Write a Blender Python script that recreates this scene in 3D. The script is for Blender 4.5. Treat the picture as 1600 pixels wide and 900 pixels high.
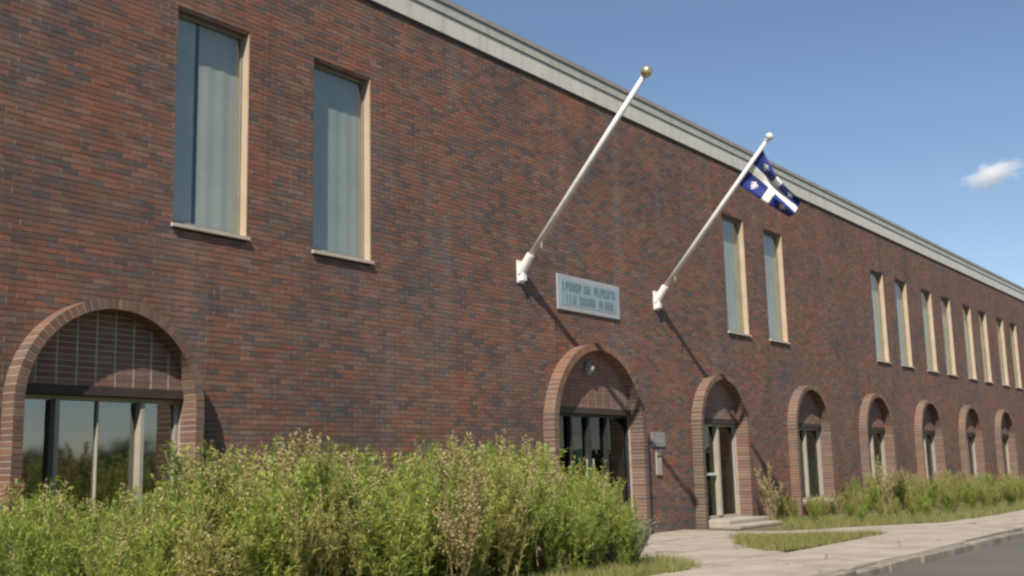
import bpy, math, random
import numpy as np
from mathutils import Vector, Matrix

# ------------------------------------------------------------------ camera, sky, sun, exposure
SC = bpy.context.scene
COL = SC.collection
for o in list(bpy.data.objects): bpy.data.objects.remove(o)

EYE = 1.16                                  # camera height above the foot of the wall
CAM = np.array([0.0, -10.207, EYE])
YAW, PITCH, ROLL, FPX = 0.92985, 0.16512, -0.02383, 1725.9   # focal length in pixels of a 1600 px wide picture

def cam_axes():
    F = np.array([math.sin(YAW)*math.cos(PITCH), math.cos(YAW)*math.cos(PITCH), math.sin(PITCH)])
    R = np.array([math.cos(YAW), -math.sin(YAW), 0.0]); U = np.cross(R, F)
    c, s = math.cos(ROLL), math.sin(ROLL)
    return c*R+s*U, -s*R+c*U, F
AX_R, AX_U, AX_F = cam_axes()
def project(P):
    d = np.asarray(P, float)-CAM; z = d@AX_F
    return 800+FPX*(d@AX_R)/z, 450-FPX*(d@AX_U)/z

cd = bpy.data.cameras.new('camera'); cam = bpy.data.objects.new('camera', cd); COL.objects.link(cam)
cd.sensor_width = 36; cd.lens = FPX/1600*36; cd.clip_start = .1; cd.clip_end = 6000
M = Matrix.Identity(4)
for i in range(3):
    M[i][0] = AX_R[i]; M[i][1] = AX_U[i]; M[i][2] = -AX_F[i]; M[i][3] = CAM[i]
cam.matrix_world = M
SC.camera = cam

SUN_DIR = Vector((2.22, 1.0, -2.64)).normalized()      # the way the sunlight travels
w = bpy.data.worlds.new('World'); SC.world = w; w.use_nodes = True
nt = w.node_tree; bg = nt.nodes['Background']
sk = nt.nodes.new('ShaderNodeTexSky'); sk.sky_type = 'NISHITA'; sk.sun_disc = False
sk.sun_elevation = math.asin(-SUN_DIR.z); sk.sun_rotation = math.atan2(-SUN_DIR.x, -SUN_DIR.y)
sk.altitude = 50; sk.air_density = 1.0; sk.dust_density = 0.0; sk.ozone_density = 2.0
nt.links.new(sk.outputs[0], bg.inputs[0]); bg.inputs[1].default_value = 0.083
sl = bpy.data.lights.new('sun', 'SUN'); sl.energy = 5.0; sl.angle = math.radians(.53); sl.color = (1, .93, .82)
so = bpy.data.objects.new('sun', sl); COL.objects.link(so)
so.rotation_euler = SUN_DIR.to_track_quat('-Z', 'Y').to_euler(); so.location = (-40, -30, 60)

SC.render.engine = 'CYCLES'
SC.view_settings.view_transform = 'Standard'; SC.view_settings.look = 'None'
SC.view_settings.exposure = 0.50; SC.view_settings.gamma = 1; SC.view_settings.use_curve_mapping = False
SC.cycles.pixel_filter_type = 'BLACKMAN_HARRIS'; SC.cycles.filter_width = 2.5
SC.cycles.volume_bounces = 6; SC.cycles.max_bounces = 10; SC.cycles.transparent_max_bounces = 12

# ------------------------------------------------------------------ helpers
RNG = np.random.default_rng(7); random.seed(7)

def link(o, parent=None):
    COL.objects.link(o)
    if parent is not None: o.parent = parent
    return o
def tag(o, label=None, cat=None, group=None, kind=None):
    if label: o['label'] = label
    if cat: o['category'] = cat
    if group: o['group'] = group
    if kind: o['kind'] = kind
    return o
def empty(name, loc=(0, 0, 0), rz=0, parent=None):
    o = bpy.data.objects.new(name, None); o.location = loc; o.rotation_euler = (0, 0, rz); o.empty_display_size = .2
    return link(o, parent)
def mesh_from(name, verts, faces, mats, idx=None, smooth=False):
    m = bpy.data.meshes.new(name); m.from_pydata([tuple(v) for v in verts], [], [tuple(f) for f in faces]); m.update()
    for mm in (mats if isinstance(mats, (list, tuple)) else [mats]): m.materials.append(mm)
    if idx is not None: m.polygons.foreach_set('material_index', np.asarray(idx, np.int32))
    if smooth: m.polygons.foreach_set('use_smooth', [True]*len(m.polygons))
    return m
def mesh_np(name, V, Fq, mat, n=4, smooth=False):
    """V (N,3) floats, Fq (M,n) ints"""
    m = bpy.data.meshes.new(name); V = np.asarray(V, np.float32); Fq = np.asarray(Fq, np.int32)
    m.vertices.add(len(V)); m.vertices.foreach_set('co', V.ravel())
    m.loops.add(Fq.size); m.loops.foreach_set('vertex_index', Fq.ravel())
    m.polygons.add(len(Fq)); m.polygons.foreach_set('loop_start', np.arange(0, Fq.size, n, dtype=np.int32))
    m.polygons.foreach_set('loop_total', np.full(len(Fq), n, np.int32))
    m.polygons.foreach_set('use_smooth', [bool(smooth)]*len(Fq))
    m.update(calc_edges=True); m.materials.append(mat)
    return m
def obj(name, me, parent=None, loc=(0, 0, 0)):
    o = bpy.data.objects.new(name, me); o.location = loc
    return link(o, parent)

class MB:
    """collects boxes, prisms and tubes into one mesh"""
    def __init__(s): s.v = []; s.f = []
    def box(s, x0, x1, y0, y1, z0, z1):
        b = len(s.v)
        s.v += [(x0,y0,z0),(x1,y0,z0),(x1,y1,z0),(x0,y1,z0),(x0,y0,z1),(x1,y0,z1),(x1,y1,z1),(x0,y1,z1)]
        s.f += [(b,b+3,b+2,b+1),(b+4,b+5,b+6,b+7),(b,b+1,b+5,b+4),(b+1,b+2,b+6,b+5),(b+2,b+3,b+7,b+6),(b+3,b,b+4,b+7)]
        return s
    def prism(s, poly, y0, y1):           # polygon in xz, extruded along y
        b = len(s.v); n = len(poly)
        s.v += [(x, y0, z) for x, z in poly]+[(x, y1, z) for x, z in poly]
        s.f += [tuple(range(b, b+n)), tuple(range(b+2*n-1, b+n-1, -1))]
        for i in range(n):
            j = (i+1) % n; s.f.append((b+i, b+n+i, b+n+j, b+j))
        return s
    def slab(s, poly, z0, z1):            # polygon in xy, extruded along z
        b = len(s.v); n = len(poly)
        s.v += [(x, y, z0) for x, y in poly]+[(x, y, z1) for x, y in poly]
        s.f += [tuple(range(b+n-1, b-1, -1)), tuple(range(b+n, b+2*n))]
        for i in range(n):
            j = (i+1) % n; s.f.append((b+i, b+j, b+n+j, b+n+i))
        return s
    def tube(s, pts, rad, n=8, cap=True):
        pts = [Vector(p) for p in pts]; rs = rad if isinstance(rad, (list, tuple)) else [rad]*len(pts)
        b = len(s.v)
        for i, p in enumerate(pts):
            t = (pts[min(i+1, len(pts)-1)]-pts[max(i-1, 0)]).normalized()
            a = t.cross(Vector((0, 0, 1)) if abs(t.z) < .95 else Vector((1, 0, 0))).normalized(); c = t.cross(a)
            for k in range(n):
                an = 2*math.pi*k/n; q = p+(a*math.cos(an)+c*math.sin(an))*rs[i]; s.v.append(tuple(q))
        for i in range(len(pts)-1):
            for k in range(n):
                k2 = (k+1) % n
                s.f.append((b+i*n+k, b+i*n+k2, b+(i+1)*n+k2, b+(i+1)*n+k))
        if cap:
            s.f.append(tuple(range(b+n-1, b-1, -1))); e = b+(len(pts)-1)*n; s.f.append(tuple(range(e, e+n)))
        return s
    def ball(s, c, r, nu=16, nv=10, sz=1.0):
        b = len(s.v)
        for j in range(nv+1):
            ph = math.pi*j/nv
            for i in range(nu):
                th = 2*math.pi*i/nu
                s.v.append((c[0]+r*math.sin(ph)*math.cos(th), c[1]+r*math.sin(ph)*math.sin(th), c[2]+sz*r*math.cos(ph)))
        for j in range(nv):
            for i in range(nu):
                i2 = (i+1) % nu; s.f.append((b+j*nu+i, b+(j+1)*nu+i, b+(j+1)*nu+i2, b+j*nu+i2))
        return s
    def build(s, name, mat, parent=None, smooth=False, bevel=0):
        o = obj(name, mesh_from(name, s.v, s.f, mat, smooth=smooth), parent)
        if bevel:
            md = o.modifiers.new('bevel', 'BEVEL'); md.width = bevel; md.segments = 2; md.limit_method = 'ANGLE'
        return o

# ------------------------------------------------------------------ materials
def new_mat(name):
    m = bpy.data.materials.new(name); m.use_nodes = True
    t = m.node_tree; return m, t, t.nodes['Principled BSDF']
def N(t, typ, **kw):
    n = t.nodes.new(typ)
    for k, v in kw.items():
        if k in n.inputs: n.inputs[k].default_value = v
        else: setattr(n, k, v)
    return n
def noise(t, scale, detail=4, rough=.6, vec=None):
    n = N(t, 'ShaderNodeTexNoise'); n.inputs['Scale'].default_value = scale; n.inputs['Detail'].default_value = detail; n.inputs['Roughness'].default_value = rough
    if vec is not None: t.links.new(vec, n.inputs['Vector'])
    return n
def ramp(t, fac, stops, interp='LINEAR'):
    r = N(t, 'ShaderNodeValToRGB'); r.color_ramp.interpolation = interp
    while len(r.color_ramp.elements) < len(stops): r.color_ramp.elements.new(.5)
    for e, (p, c) in zip(r.color_ramp.elements, stops):
        e.position = p; e.color = (*c, 1) if len(c) == 3 else c
    t.links.new(fac, r.inputs[0]); return r
def mix(t, a, b, fac, mode='MIX'):
    n = N(t, 'ShaderNodeMix', data_type='RGBA', blend_type=mode)
    for s, v in ((6, a), (7, b), (0, fac)):
        if isinstance(v, (int, float)): n.inputs[s].default_value = v
        elif isinstance(v, tuple): n.inputs[s].default_value = (*v, 1)
        else: t.links.new(v, n.inputs[s])
    return n.outputs[2]
def bump(t, bsdf, height, strength, dist=.01):
    b = N(t, 'ShaderNodeBump'); b.inputs['Strength'].default_value = strength; b.inputs['Distance'].default_value = dist
    t.links.new(height, b.inputs['Height']); t.links.new(b.outputs[0], bsdf.inputs['Normal'])
def pos(t):
    return N(t, 'ShaderNodeNewGeometry').outputs['Position']

def plain(name, c1, c2=None, scale=6, rough=.7, metal=0, bumpy=.15, spec=.4, detail=5):
    m, t, b = new_mat(name)
    n = noise(t, scale, detail, .65, pos(t))
    if c2 is None: c2 = tuple(x*.75 for x in c1)
    r = ramp(t, n.outputs[0], [(.3, c2), (.7, c1)])
    t.links.new(r.outputs[0], b.inputs['Base Color']); b.inputs['Roughness'].default_value = rough
    b.inputs['Metallic'].default_value = metal; b.inputs['Specular IOR Level'].default_value = spec
    if bumpy:
        n2 = noise(t, scale*9, 4, .6, pos(t)); bump(t, b, n2.outputs[0], bumpy, .01)
    return m

def brick_mat(name, source, palette, rough=.88):
    m, t, b = new_mat(name)
    if source == 'island': rnd = N(t, 'ShaderNodeNewGeometry').outputs['Random Per Island']
    else: rnd = N(t, 'ShaderNodeObjectInfo').outputs['Random']
    p = pos(t)
    wn = N(t, 'ShaderNodeTexWhiteNoise', noise_dimensions='1D'); t.links.new(rnd, wn.inputs['W'])
    k = len(palette)
    r = ramp(t, wn.outputs['Value'], [(i/k, c) for i, c in enumerate(palette)], 'CONSTANT')
    # broad drifts of redder and greyer bricks
    big = noise(t, .55, 3, .6, p)
    tint = ramp(t, big.outputs[0], [(.34, (.72, .82, .92)), (.5, (1, 1, 1)), (.66, (1.22, .97, .86))])
    c = mix(t, r.outputs[0], tint.outputs[0], .8, 'MULTIPLY')
    fine = noise(t, 60, 5, .7, p)
    f2 = ramp(t, fine.outputs[0], [(.25, (.68, .66, .66)), (.75, (1.2, 1.18, 1.16))])
    c = mix(t, c, f2.outputs[0], .75, 'MULTIPLY')
    # pale lime bloom and soot that run down the wall
    mp = N(t, 'ShaderNodeMapping'); mp.inputs['Scale'].default_value = (1.1, 1, .16); t.links.new(p, mp.inputs[0])
    st = noise(t, 1.0, 5, .65, mp.outputs[0])
    c = mix(t, c, (.27, .23, .205), ramp(t, st.outputs[0], [(.53, (0, 0, 0)), (.8, (.38, .38, .38))]).outputs[0])
    mp2 = N(t, 'ShaderNodeMapping'); mp2.inputs['Scale'].default_value = (1.7, 1, .11); mp2.inputs['Location'].default_value = (7, 0, 3); t.links.new(p, mp2.inputs[0])
    st2 = noise(t, 1.0, 6, .7, mp2.outputs[0])                      # sooty rain runs
    c = mix(t, c, (.045, .036, .032), ramp(t, st2.outputs[0], [(.54, (0, 0, 0)), (.78, (.5, .5, .5))]).outputs[0])
    t.links.new(c, b.inputs['Base Color']); b.inputs['Roughness'].default_value = rough; b.inputs['Specular IOR Level'].default_value = .25
    bump(t, b, fine.outputs[0], .5, .006)
    return m

PAL_WALL = [(.195,.097,.067),(.16,.09,.069),(.125,.10,.093),(.22,.105,.069),(.18,.10,.075),(.12,.083,.07),(.17,.088,.066),(.205,.125,.093),(.15,.102,.083),(.105,.085,.08),(.195,.098,.067),(.168,.109,.087)]
PAL_ARCH = [(.17,.105,.078),(.14,.088,.068),(.195,.125,.09),(.155,.09,.066),(.135,.092,.076),(.185,.112,.08)]
PAL_FILL = [(.20,.125,.10),(.175,.11,.088),(.22,.145,.118),(.19,.105,.08)]
M_BRICK_F = brick_mat('wall_brick_field', 'island', PAL_WALL)
M_BRICK_O = brick_mat('wall_brick', 'object', PAL_WALL)
M_ARCH_F = brick_mat('arch_brick_field', 'island', PAL_ARCH)
M_ARCH_O = brick_mat('arch_brick', 'object', PAL_ARCH)
M_FILL_F = brick_mat('infill_brick_field', 'island', PAL_FILL)
M_FILL_O = brick_mat('infill_brick', 'object', PAL_FILL)
M_MORTAR = plain('mortar', (.34,.285,.235), (.22,.185,.155), 9, .95, bumpy=.3)
M_MORTAR_R = plain('ring_mortar', (.34,.285,.23), (.25,.205,.165), 9, .95, bumpy=.3)
M_MORTAR_L = plain('pale_mortar', (.50,.43,.36), (.38,.325,.27), 9, .95, bumpy=.3)
M_JAMB = plain('cream_jamb', (.46,.355,.245), (.38,.29,.20), 3, .7, bumpy=.08)
M_SILL = plain('stone_sill', (.50,.43,.35), (.38,.32,.26), 5, .8)
M_REVEAL = plain('reveal_plaster', (.46,.33,.25), (.36,.25,.185), 5, .85)
M_FASCIA = plain('fascia_metal', (.58,.55,.48), (.50,.47,.41), 1.3, .55, bumpy=.04)
M_FASCIA2 = plain('fascia_metal_upper', (.46,.43,.37), (.38,.35,.30), 1.3, .55, bumpy=.04)
M_COPING = plain('coping_metal', (.30,.30,.28), (.24,.24,.23), 1.5, .5, bumpy=.04)
def streaky(m, amount=.5):
    t = m.node_tree; b = t.nodes['Principled BSDF']; src = b.inputs['Base Color'].links[0].from_socket
    mp = N(t, 'ShaderNodeMapping'); mp.inputs['Scale'].default_value = (5, 1, .5); t.links.new(pos(t), mp.inputs[0])
    st = noise(t, 1.0, 6, .75, mp.outputs[0])
    c = mix(t, src, (.14, .125, .10), ramp(t, st.outputs[0], [(.5, (0, 0, 0)), (.8, (amount,)*3)]).outputs[0]); t.links.new(c, b.inputs['Base Color'])
for m_ in (M_FASCIA, M_FASCIA2, M_COPING): streaky(m_)
M_LINTEL = plain('dark_lintel', (.06,.04,.032), (.035,.025,.02), 4, .7)
M_FRAME_D = plain('dark_frame', (.035,.034,.034), (.02,.02,.02), 4, .5, bumpy=.04)
M_FRAME_L = plain('grey_frame', (.36,.33,.26), (.29,.26,.21), 3, .5, bumpy=.04)
def weathered(m):
    t = m.node_tree; b = t.nodes['Principled BSDF']; src = b.inputs['Base Color'].links[0].from_socket; p = pos(t)
    a = noise(t, .7, 8, .75, p); c = mix(t, src, (.17, .145, .115), ramp(t, a.outputs[0], [(.5, (0, 0, 0)), (.75, (.6,)*3)]).outputs[0])
    g = noise(t, 70, 3, .8, p); c = mix(t, c, ramp(t, g.outputs[0], [(.3, (.7,)*3), (.7, (1.2,)*3)]).outputs[0], .8, 'MULTIPLY')
    vd = noise(t, 1.3, 4, .6, p); vm = N(t, 'ShaderNodeMix', data_type='VECTOR'); vm.inputs[0].default_value = .25; t.links.new(p, vm.inputs[4]); t.links.new(vd.outputs['Color'], vm.inputs[5])
    v = N(t, 'ShaderNodeTexVoronoi', feature='DISTANCE_TO_EDGE'); v.inputs['Scale'].default_value = .8; t.links.new(vm.outputs[1], v.inputs['Vector'])
    c = mix(t, c, (.07, .06, .05), ramp(t, v.outputs['Distance'], [(.0, (.75,)*3), (.012, (0, 0, 0))]).outputs[0])
    t.links.new(c, b.inputs['Base Color'])
M_FRAME_U = plain('stone_grey_frame', (.26,.25,.22), (.2,.19,.17), 3, .5, bumpy=.04)
M_CONC = plain('concrete', (.40,.345,.275), (.27,.23,.185), 1.6, .9, bumpy=.35, detail=9)
M_CONC2 = plain('old_concrete', (.36,.32,.275), (.25,.225,.195), 3.5, .9, bumpy=.4, detail=9)
weathered(M_CONC); weathered(M_CONC2)
M_KERB = plain('kerb_stone', (.30,.26,.21), (.12,.10,.08), 2.5, .9, bumpy=.4, detail=9)
M_WHITE = plain('white_paint', (.78,.76,.72), (.66,.64,.6), 6, .35, bumpy=.03)
M_POLE = plain('pole_paint', (.74,.70,.68), (.6,.57,.55), 5, .35, bumpy=.03)
M_GOLD = plain('gilded_ball', (.62,.52,.3), (.45,.37,.2), 12, .3, metal=.7, bumpy=.02)
M_SILVER = plain('pale_ball', (.75,.75,.74), (.6,.6,.6), 12, .3, metal=.3, bumpy=.02)
M_ROOF = plain('roof_felt', (.08,.08,.08), None, 2, .95)
M_INT = plain('interior', (.16,.15,.14), (.12,.11,.1), 1, .9)
M_SOIL = plain('soil', (.10,.08,.05), (.055,.05,.03), 3, 1, bumpy=.6)

def curtain_mat(name, c1, c2):
    m, t, b = new_mat(name)
    n = noise(t, 2.2, 3, .5, pos(t)); r = ramp(t, n.outputs[0], [(.35, c2), (.65, c1)])
    t.links.new(r.outputs[0], b.inputs['Base Color']); b.inputs['Roughness'].default_value = .9
    return m
M_CURTAIN = curtain_mat('curtain', (.60,.60,.55), (.52,.53,.49))
CURT = [M_CURTAIN, curtain_mat('curtain_warm', (.58,.56,.49), (.50,.48,.42)), curtain_mat('curtain_cool', (.52,.55,.53), (.45,.48,.46))]
M_CURTAIN_T = curtain_mat('teal_curtain', (.22,.36,.33), (.17,.28,.26))

def glass_mat(name, tint, ior=1.55, rough=.004, wob=.02):
    m, t, b = new_mat(name)
    out = t.nodes['Material Output']; t.nodes.remove(b)
    fr = N(t, 'ShaderNodeFresnel'); fr.inputs['IOR'].default_value = ior
    g = N(t, 'ShaderNodeBsdfGlossy'); g.inputs['Roughness'].default_value = rough
    tr = N(t, 'ShaderNodeBsdfTransparent'); tr.inputs['Color'].default_value = (*tint, 1)
    ms = N(t, 'ShaderNodeMixShader'); bf = N(t, 'ShaderNodeNewGeometry'); iv = N(t, 'ShaderNodeMath', operation='SUBTRACT'); iv.inputs[0].default_value = 1; t.links.new(bf.outputs['Backfacing'], iv.inputs[1]); mm_ = N(t, 'ShaderNodeMath', operation='MULTIPLY'); t.links.new(fr.outputs[0], mm_.inputs[0]); t.links.new(iv.outputs[0], mm_.inputs[1]); t.links.new(mm_.outputs[0], ms.inputs[0]); t.links.new(tr.outputs[0], ms.inputs[1]); t.links.new(g.outputs[0], ms.inputs[2])
    n = noise(t, 1.6, 2, .5, pos(t)); bp = N(t, 'ShaderNodeBump'); bp.inputs['Strength'].default_value = wob; bp.inputs['Distance'].default_value = .05
    t.links.new(n.outputs[0], bp.inputs['Height']); t.links.new(bp.outputs[0], g.inputs['Normal'])
    t.links.new(ms.outputs[0], out.inputs[0])
    return m
M_GLASS = glass_mat('upper_glass', (.87,.89,.86), 2.3)
M_GLASS_S = glass_mat('shop_glass', (.40,.48,.50), 3.4, rough=.045)
M_GLASS_D = glass_mat('door_glass', (.40,.48,.46), 1.6)

def leaf_mat(name, cols, trans=.5):
    m, t, b = new_mat(name); out = t.nodes['Material Output']
    rnd = N(t, 'ShaderNodeNewGeometry').outputs['Random Per Island']; oi = N(t, 'ShaderNodeObjectInfo').outputs['Random']
    ad = N(t, 'ShaderNodeMath', operation='MULTIPLY_ADD'); t.links.new(oi, ad.inputs[0]); ad.inputs[1].default_value = .45; 
    mu = N(t, 'ShaderNodeMath', operation='MULTIPLY'); t.links.new(rnd, mu.inputs[0]); mu.inputs[1].default_value = .55; t.links.new(mu.outputs[0], ad.inputs[2])
    k = len(cols)-1
    r = ramp(t, ad.outputs[0], [(i/k, c) for i, c in enumerate(cols)])
    t.links.new(r.outputs[0], b.inputs['Base Color']); b.inputs['Roughness'].default_value = .65; b.inputs['Specular IOR Level'].default_value = .25
    tl = N(t, 'ShaderNodeBsdfTranslucent'); t.links.new(r.outputs[0], tl.inputs[0])
    ms = N(t, 'ShaderNodeMixShader'); ms.inputs[0].default_value = trans
    t.links.new(b.outputs[0], ms.inputs[1]); t.links.new(tl.outputs[0], ms.inputs[2]); t.links.new(ms.outputs[0], out.inputs[0])
    return m
M_LEAF = leaf_mat('weed_leaf', [(.20,.28,.055),(.30,.38,.075),(.40,.46,.10),(.50,.50,.14)])
M_LEAF2 = leaf_mat('olive_leaf', [(.26,.29,.07),(.37,.37,.10),(.46,.42,.14),(.52,.44,.18)])
M_LEAF_G = leaf_mat('grey_leaf', [(.15,.17,.11),(.22,.24,.16),(.32,.34,.25),(.42,.43,.34)])
M_LEAF_D = leaf_mat('dark_leaf', [(.06,.095,.03),(.09,.13,.04),(.14,.18,.05)])
M_PLUME = leaf_mat('seed_head', [(.29,.23,.11),(.38,.31,.155),(.47,.39,.21)], .15)
M_STEM = plain('weed_stem', (.17,.17,.06), (.13,.12,.045), 8, .8)
M_STEM_D = plain('dry_stem', (.34,.25,.14), (.26,.18,.10), 8, .8)
M_GRASS = leaf_mat('grass_blade', [(.15,.20,.05),(.22,.26,.07),(.32,.31,.11),(.42,.36,.16)])

# ------------------------------------------------------------------ the ground
def ground_mat():
    m, t, b = new_mat('ground_cover')
    p = pos(t); n = noise(t, .5, 8, .7, p)
    r = ramp(t, n.outputs[0], [(.3, (.075,.08,.03)), (.5, (.11,.105,.045)), (.7, (.16,.135,.075))])
    t.links.new(r.outputs[0], b.inputs['Base Color']); b.inputs['Roughness'].default_value = 1
    bump(t, b, noise(t, 30, 5, .7, p).outputs[0], .6, .03); return m
M_GROUND = ground_mat()
def asphalt_mat():
    m, t, b = new_mat('asphalt')
    p = pos(t); n = noise(t, .35, 5, .6, p); g = noise(t, 180, 3, .7, p)
    r = ramp(t, n.outputs[0], [(.3, (.082,.073,.062)), (.7, (.118,.105,.090))])
    gr = ramp(t, g.outputs[0], [(.3, (.7,.7,.7)), (.75, (1.35,1.33,1.3))])
    c = mix(t, r.outputs[0], gr.outputs[0], .8, 'MULTIPLY')
    t.links.new(c, b.inputs['Base Color']); b.inputs['Roughness'].default_value = .9
    bump(t, b, g.outputs[0], .5, .006); return m
M_ASPHALT = asphalt_mat()

def sheet(name, x0, x1, y0, y1, z, mat):
    return tag(obj(name, mesh_from(name, [(x0,y0,z),(x1,y0,z),(x1,y1,z),(x0,y1,z)], [(0,1,2,3)], mat)), kind='structure')
sheet('ground', -900, 1200, -1200, 900, -.16, M_GROUND)
sheet('road', -200, 400, -14.5, -5.76, -.085, M_ASPHALT)
KY0, KY1 = -5.78, -5.60       # kerb
verge = tag(MB().slab([(-60, KY1), (120, KY1), (120, .3), (-60, .3)], -.15, 0).build('verge', M_GROUND), kind='structure')

kerb = tag(empty('kerb', (0, KY0, -.15)), kind='structure')
km = MB().box(.004, 1.196, 0, KY1-KY0-.004, 0, .165).build('kerb_stone', M_KERB, kerb, bevel=.015)
km.location.x = -6
for i in range(1, 45):
    c = km.copy(); link(c, kerb); c.location = (-6+i*1.2, RNG.normal(0, .014), RNG.normal(0, .01)); c.rotation_euler = (RNG.normal(0, .03), RNG.normal(0, .008), RNG.normal(0, .012))
side = tag(MB().slab([(-8, KY1+.002), (62, KY1+.002), (62, -4.02), (-8, -4.02)], -.02, .008).build('sidewalk', M_CONC2), kind='structure')
slab = None
for i in range(46):
    if slab is None:
        slab = MB().box(.006, 1.494, KY1+.008, -4.03, 0, .022).build('slab', M_CONC, side); o = slab
    else:
        o = slab.copy(); link(o, side)
    o.location = (-7+i*1.5, 0, .002+RNG.uniform(0, .006)); o.rotation_euler = (RNG.normal(0, .002), RNG.normal(0, .002), 0)
path = tag(MB().slab([(11.6, -4.025), (22.6, -4.025), (20.4, -2.75), (19.0, -2.1), (18.7, -1.2), (18.9, -.02), (13.6, -.02), (13.1, -2.2), (12.5, -3.2)], -.02, .016).build('path', M_CONC), kind='structure')
STRIP = [(17.2, -1.85), (18.1, -3.0), (18.6, -3.9), (17.2, -4.0), (15.35, -4.0), (14.32, -3.98), (14.7, -3.4), (15.4, -2.8)]
RAG = []
for i in range(len(STRIP)):
    (xa, ya), (xb, yb) = STRIP[i], STRIP[(i+1) % len(STRIP)]; nn = max(2, int(math.hypot(xb-xa, yb-ya)/.09))
    for j in range(nn):
        q = j/nn; RAG.append((xa+(xb-xa)*q+RNG.normal(0, .035)+.07*math.sin(q*9+i), min(-1.7, ya+(yb-ya)*q+RNG.normal(0, .035)+.06*math.sin(q*7+2*i))))
STRIP = RAG
tag(MB().slab(STRIP, 0, .020).build('lawn_island', M_GROUND), kind='structure')
for xa, ya, xb, yb in ((13.3, -1.35, 18.72, -1.25), (12.9, -2.7, 14.7, -2.7), (16.0, -.03, 16.1, -1.3), (19.2, -2.3, 20.3, -4.0)):
    dx, dy = xb-xa, yb-ya; L_ = math.hypot(dx, dy); nx, ny = -dy/L_*.007, dx/L_*.007
    MB().slab([(xa-nx, ya-ny), (xb-nx, yb-ny), (xb+nx, yb+ny), (xa+nx, ya+ny)], .010, .018).build('joint', M_SOIL, path)

# ------------------------------------------------------------------ the brick building
S_BAY, X0 = 4.63, 6.613
RI, RO, PROT, SPRING, LINT = .982, 1.09, .215, 1.93, 2.03
W_TOP, W_SILL, W_W, W_HALF, POFF = 6.535, 4.00, 1.05, 1.053, .506
WALL_TOP = 7.664
XL, XR = -3.0, 64.0
ARCH = [0, 2, 3, 4, 5, 6, 7, 8, 9, 10, 11]
PAIRS = [0, 3, 5, 6, 7, 8, 9, 10, 11]
def arch_dims(k):
    if k == 2: return 1.32, 1.446, 1.84, 2.10
    return RI, RO, SPRING, LINT
def arch_x(k): return X0+k*S_BAY
wins = []
for k in PAIRS:
    for s in (-1, 1): wins.append((k, s, X0+(k+POFF)*S_BAY+s*W_HALF))

building = tag(empty('brick_building', (0, 0, 0)), 'long dark red brick building with arched openings and tall narrow windows', 'building')

NR = 125
CH, BL, JT, JV = WALL_TOP/NR, .205, .0095, .0135
def blocked(z0, z1):
    zc = (z0+z1)/2; out = []
    for k, s, xc in wins:
        if z1 > W_SILL-.03 and z0 < W_TOP: out.append((xc-W_W/2, xc+W_W/2))
    for k in ARCH:
        ri, ro, sp, li = arch_dims(k); rm = (ri+ro)/2
        if zc < sp: out.append((arch_x(k)-rm, arch_x(k)+rm))
        elif zc < sp+rm:
            h = math.sqrt(rm*rm-(zc-sp)**2); out.append((arch_x(k)-h, arch_x(k)+h))
    return sorted(out)
def subtract(a, b, bl):
    segs = [(a, b)]
    for l, r in bl:
        n = []
        for x, y in segs:
            if r <= x or l >= y: n.append((x, y)); continue
            if l > x: n.append((x, l))
            if r < y: n.append((r, y))
        segs = n
    return segs
mv, mf, bricks = [], [], []
for r in range(NR):
    z0, z1 = r*CH, (r+1)*CH; bl = blocked(z0, z1)
    for a, b in subtract(XL, XR, bl):
        n = len(mv); mv += [(a, .005, z0), (b, .005, z0), (b, .005, z1), (a, .005, z1)]; mf.append((n, n+1, n+2, n+3))
    x = XL+(BL/2 if r % 2 else 0)-BL
    while x < XR:
        for a, b in subtract(max(x+JV/2, XL), min(x+BL-JV/2, XR), bl):
            if b-a > .003: bricks.append((a, b, z0+JT/2, z1-JT/2))
        x += BL
wall = obj('wall', mesh_from('wall', mv, mf, M_MORTAR), building)
B = np.array(bricks)
full = np.abs(B[:, 1]-B[:, 0]-(BL-JV)) < 1e-6
cx, cz = (B[:, 0]+B[:, 1])/2, (B[:, 2]+B[:, 3])/2
pu, pv = project(np.stack([cx, 0*cx, cz], 1)); pl, _ = project(np.stack([B[:, 0], 0*cx, cz], 1)); pr_, _ = project(np.stack([B[:, 1], 0*cx, cz], 1))
_, pt = project(np.stack([cx, 0*cx, B[:, 3]], 1)); _, pb = project(np.stack([cx, 0*cx, B[:, 2]], 1))
area = (pr_-pl)*(pb-pt); vis = full & (pl > 2) & (pv > 4) & (pv < 720) & (cx > 2)
order = np.argsort(np.where(vis, -area, 0))[:300]
pick = np.zeros(len(B), bool); pick[order] = True
def boxes5(A, y0s, y1):
    n = len(A); V = np.zeros((n, 8, 3), np.float32)
    for i, (xi, zi) in enumerate(((0, 2), (1, 2), (1, 3), (0, 3))):
        V[:, i, 0] = A[:, xi]; V[:, i, 2] = A[:, zi]; V[:, i, 1] = y0s
        V[:, i+4, 0] = A[:, xi]; V[:, i+4, 2] = A[:, zi]; V[:, i+4, 1] = y1
    V[:, :4, 1] += RNG.uniform(-.0012, .0012, (n, 4))
    F = np.array([(0,1,2,3),(0,4,5,1),(1,5,6,2),(2,6,7,3),(3,7,4,0)])
    Fq = (np.arange(n)[:, None, None]*8+F[None]).reshape(-1, 4)
    return V.reshape(-1, 3), Fq
R_ = B[~pick]
V, Fq = boxes5(R_, RNG.uniform(-.0025, .0015, len(R_)), .02)
tag(obj('brick_field', mesh_np('brick_field', V, Fq, M_BRICK_F), wall), kind='stuff')
bl2, bh2 = (BL-JV)/2, (CH-JT)/2
bm = MB().box(-bl2, bl2, 0, .02, -bh2, bh2); bme = mesh_from('brick', bm.v, bm.f, M_BRICK_O)
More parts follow.
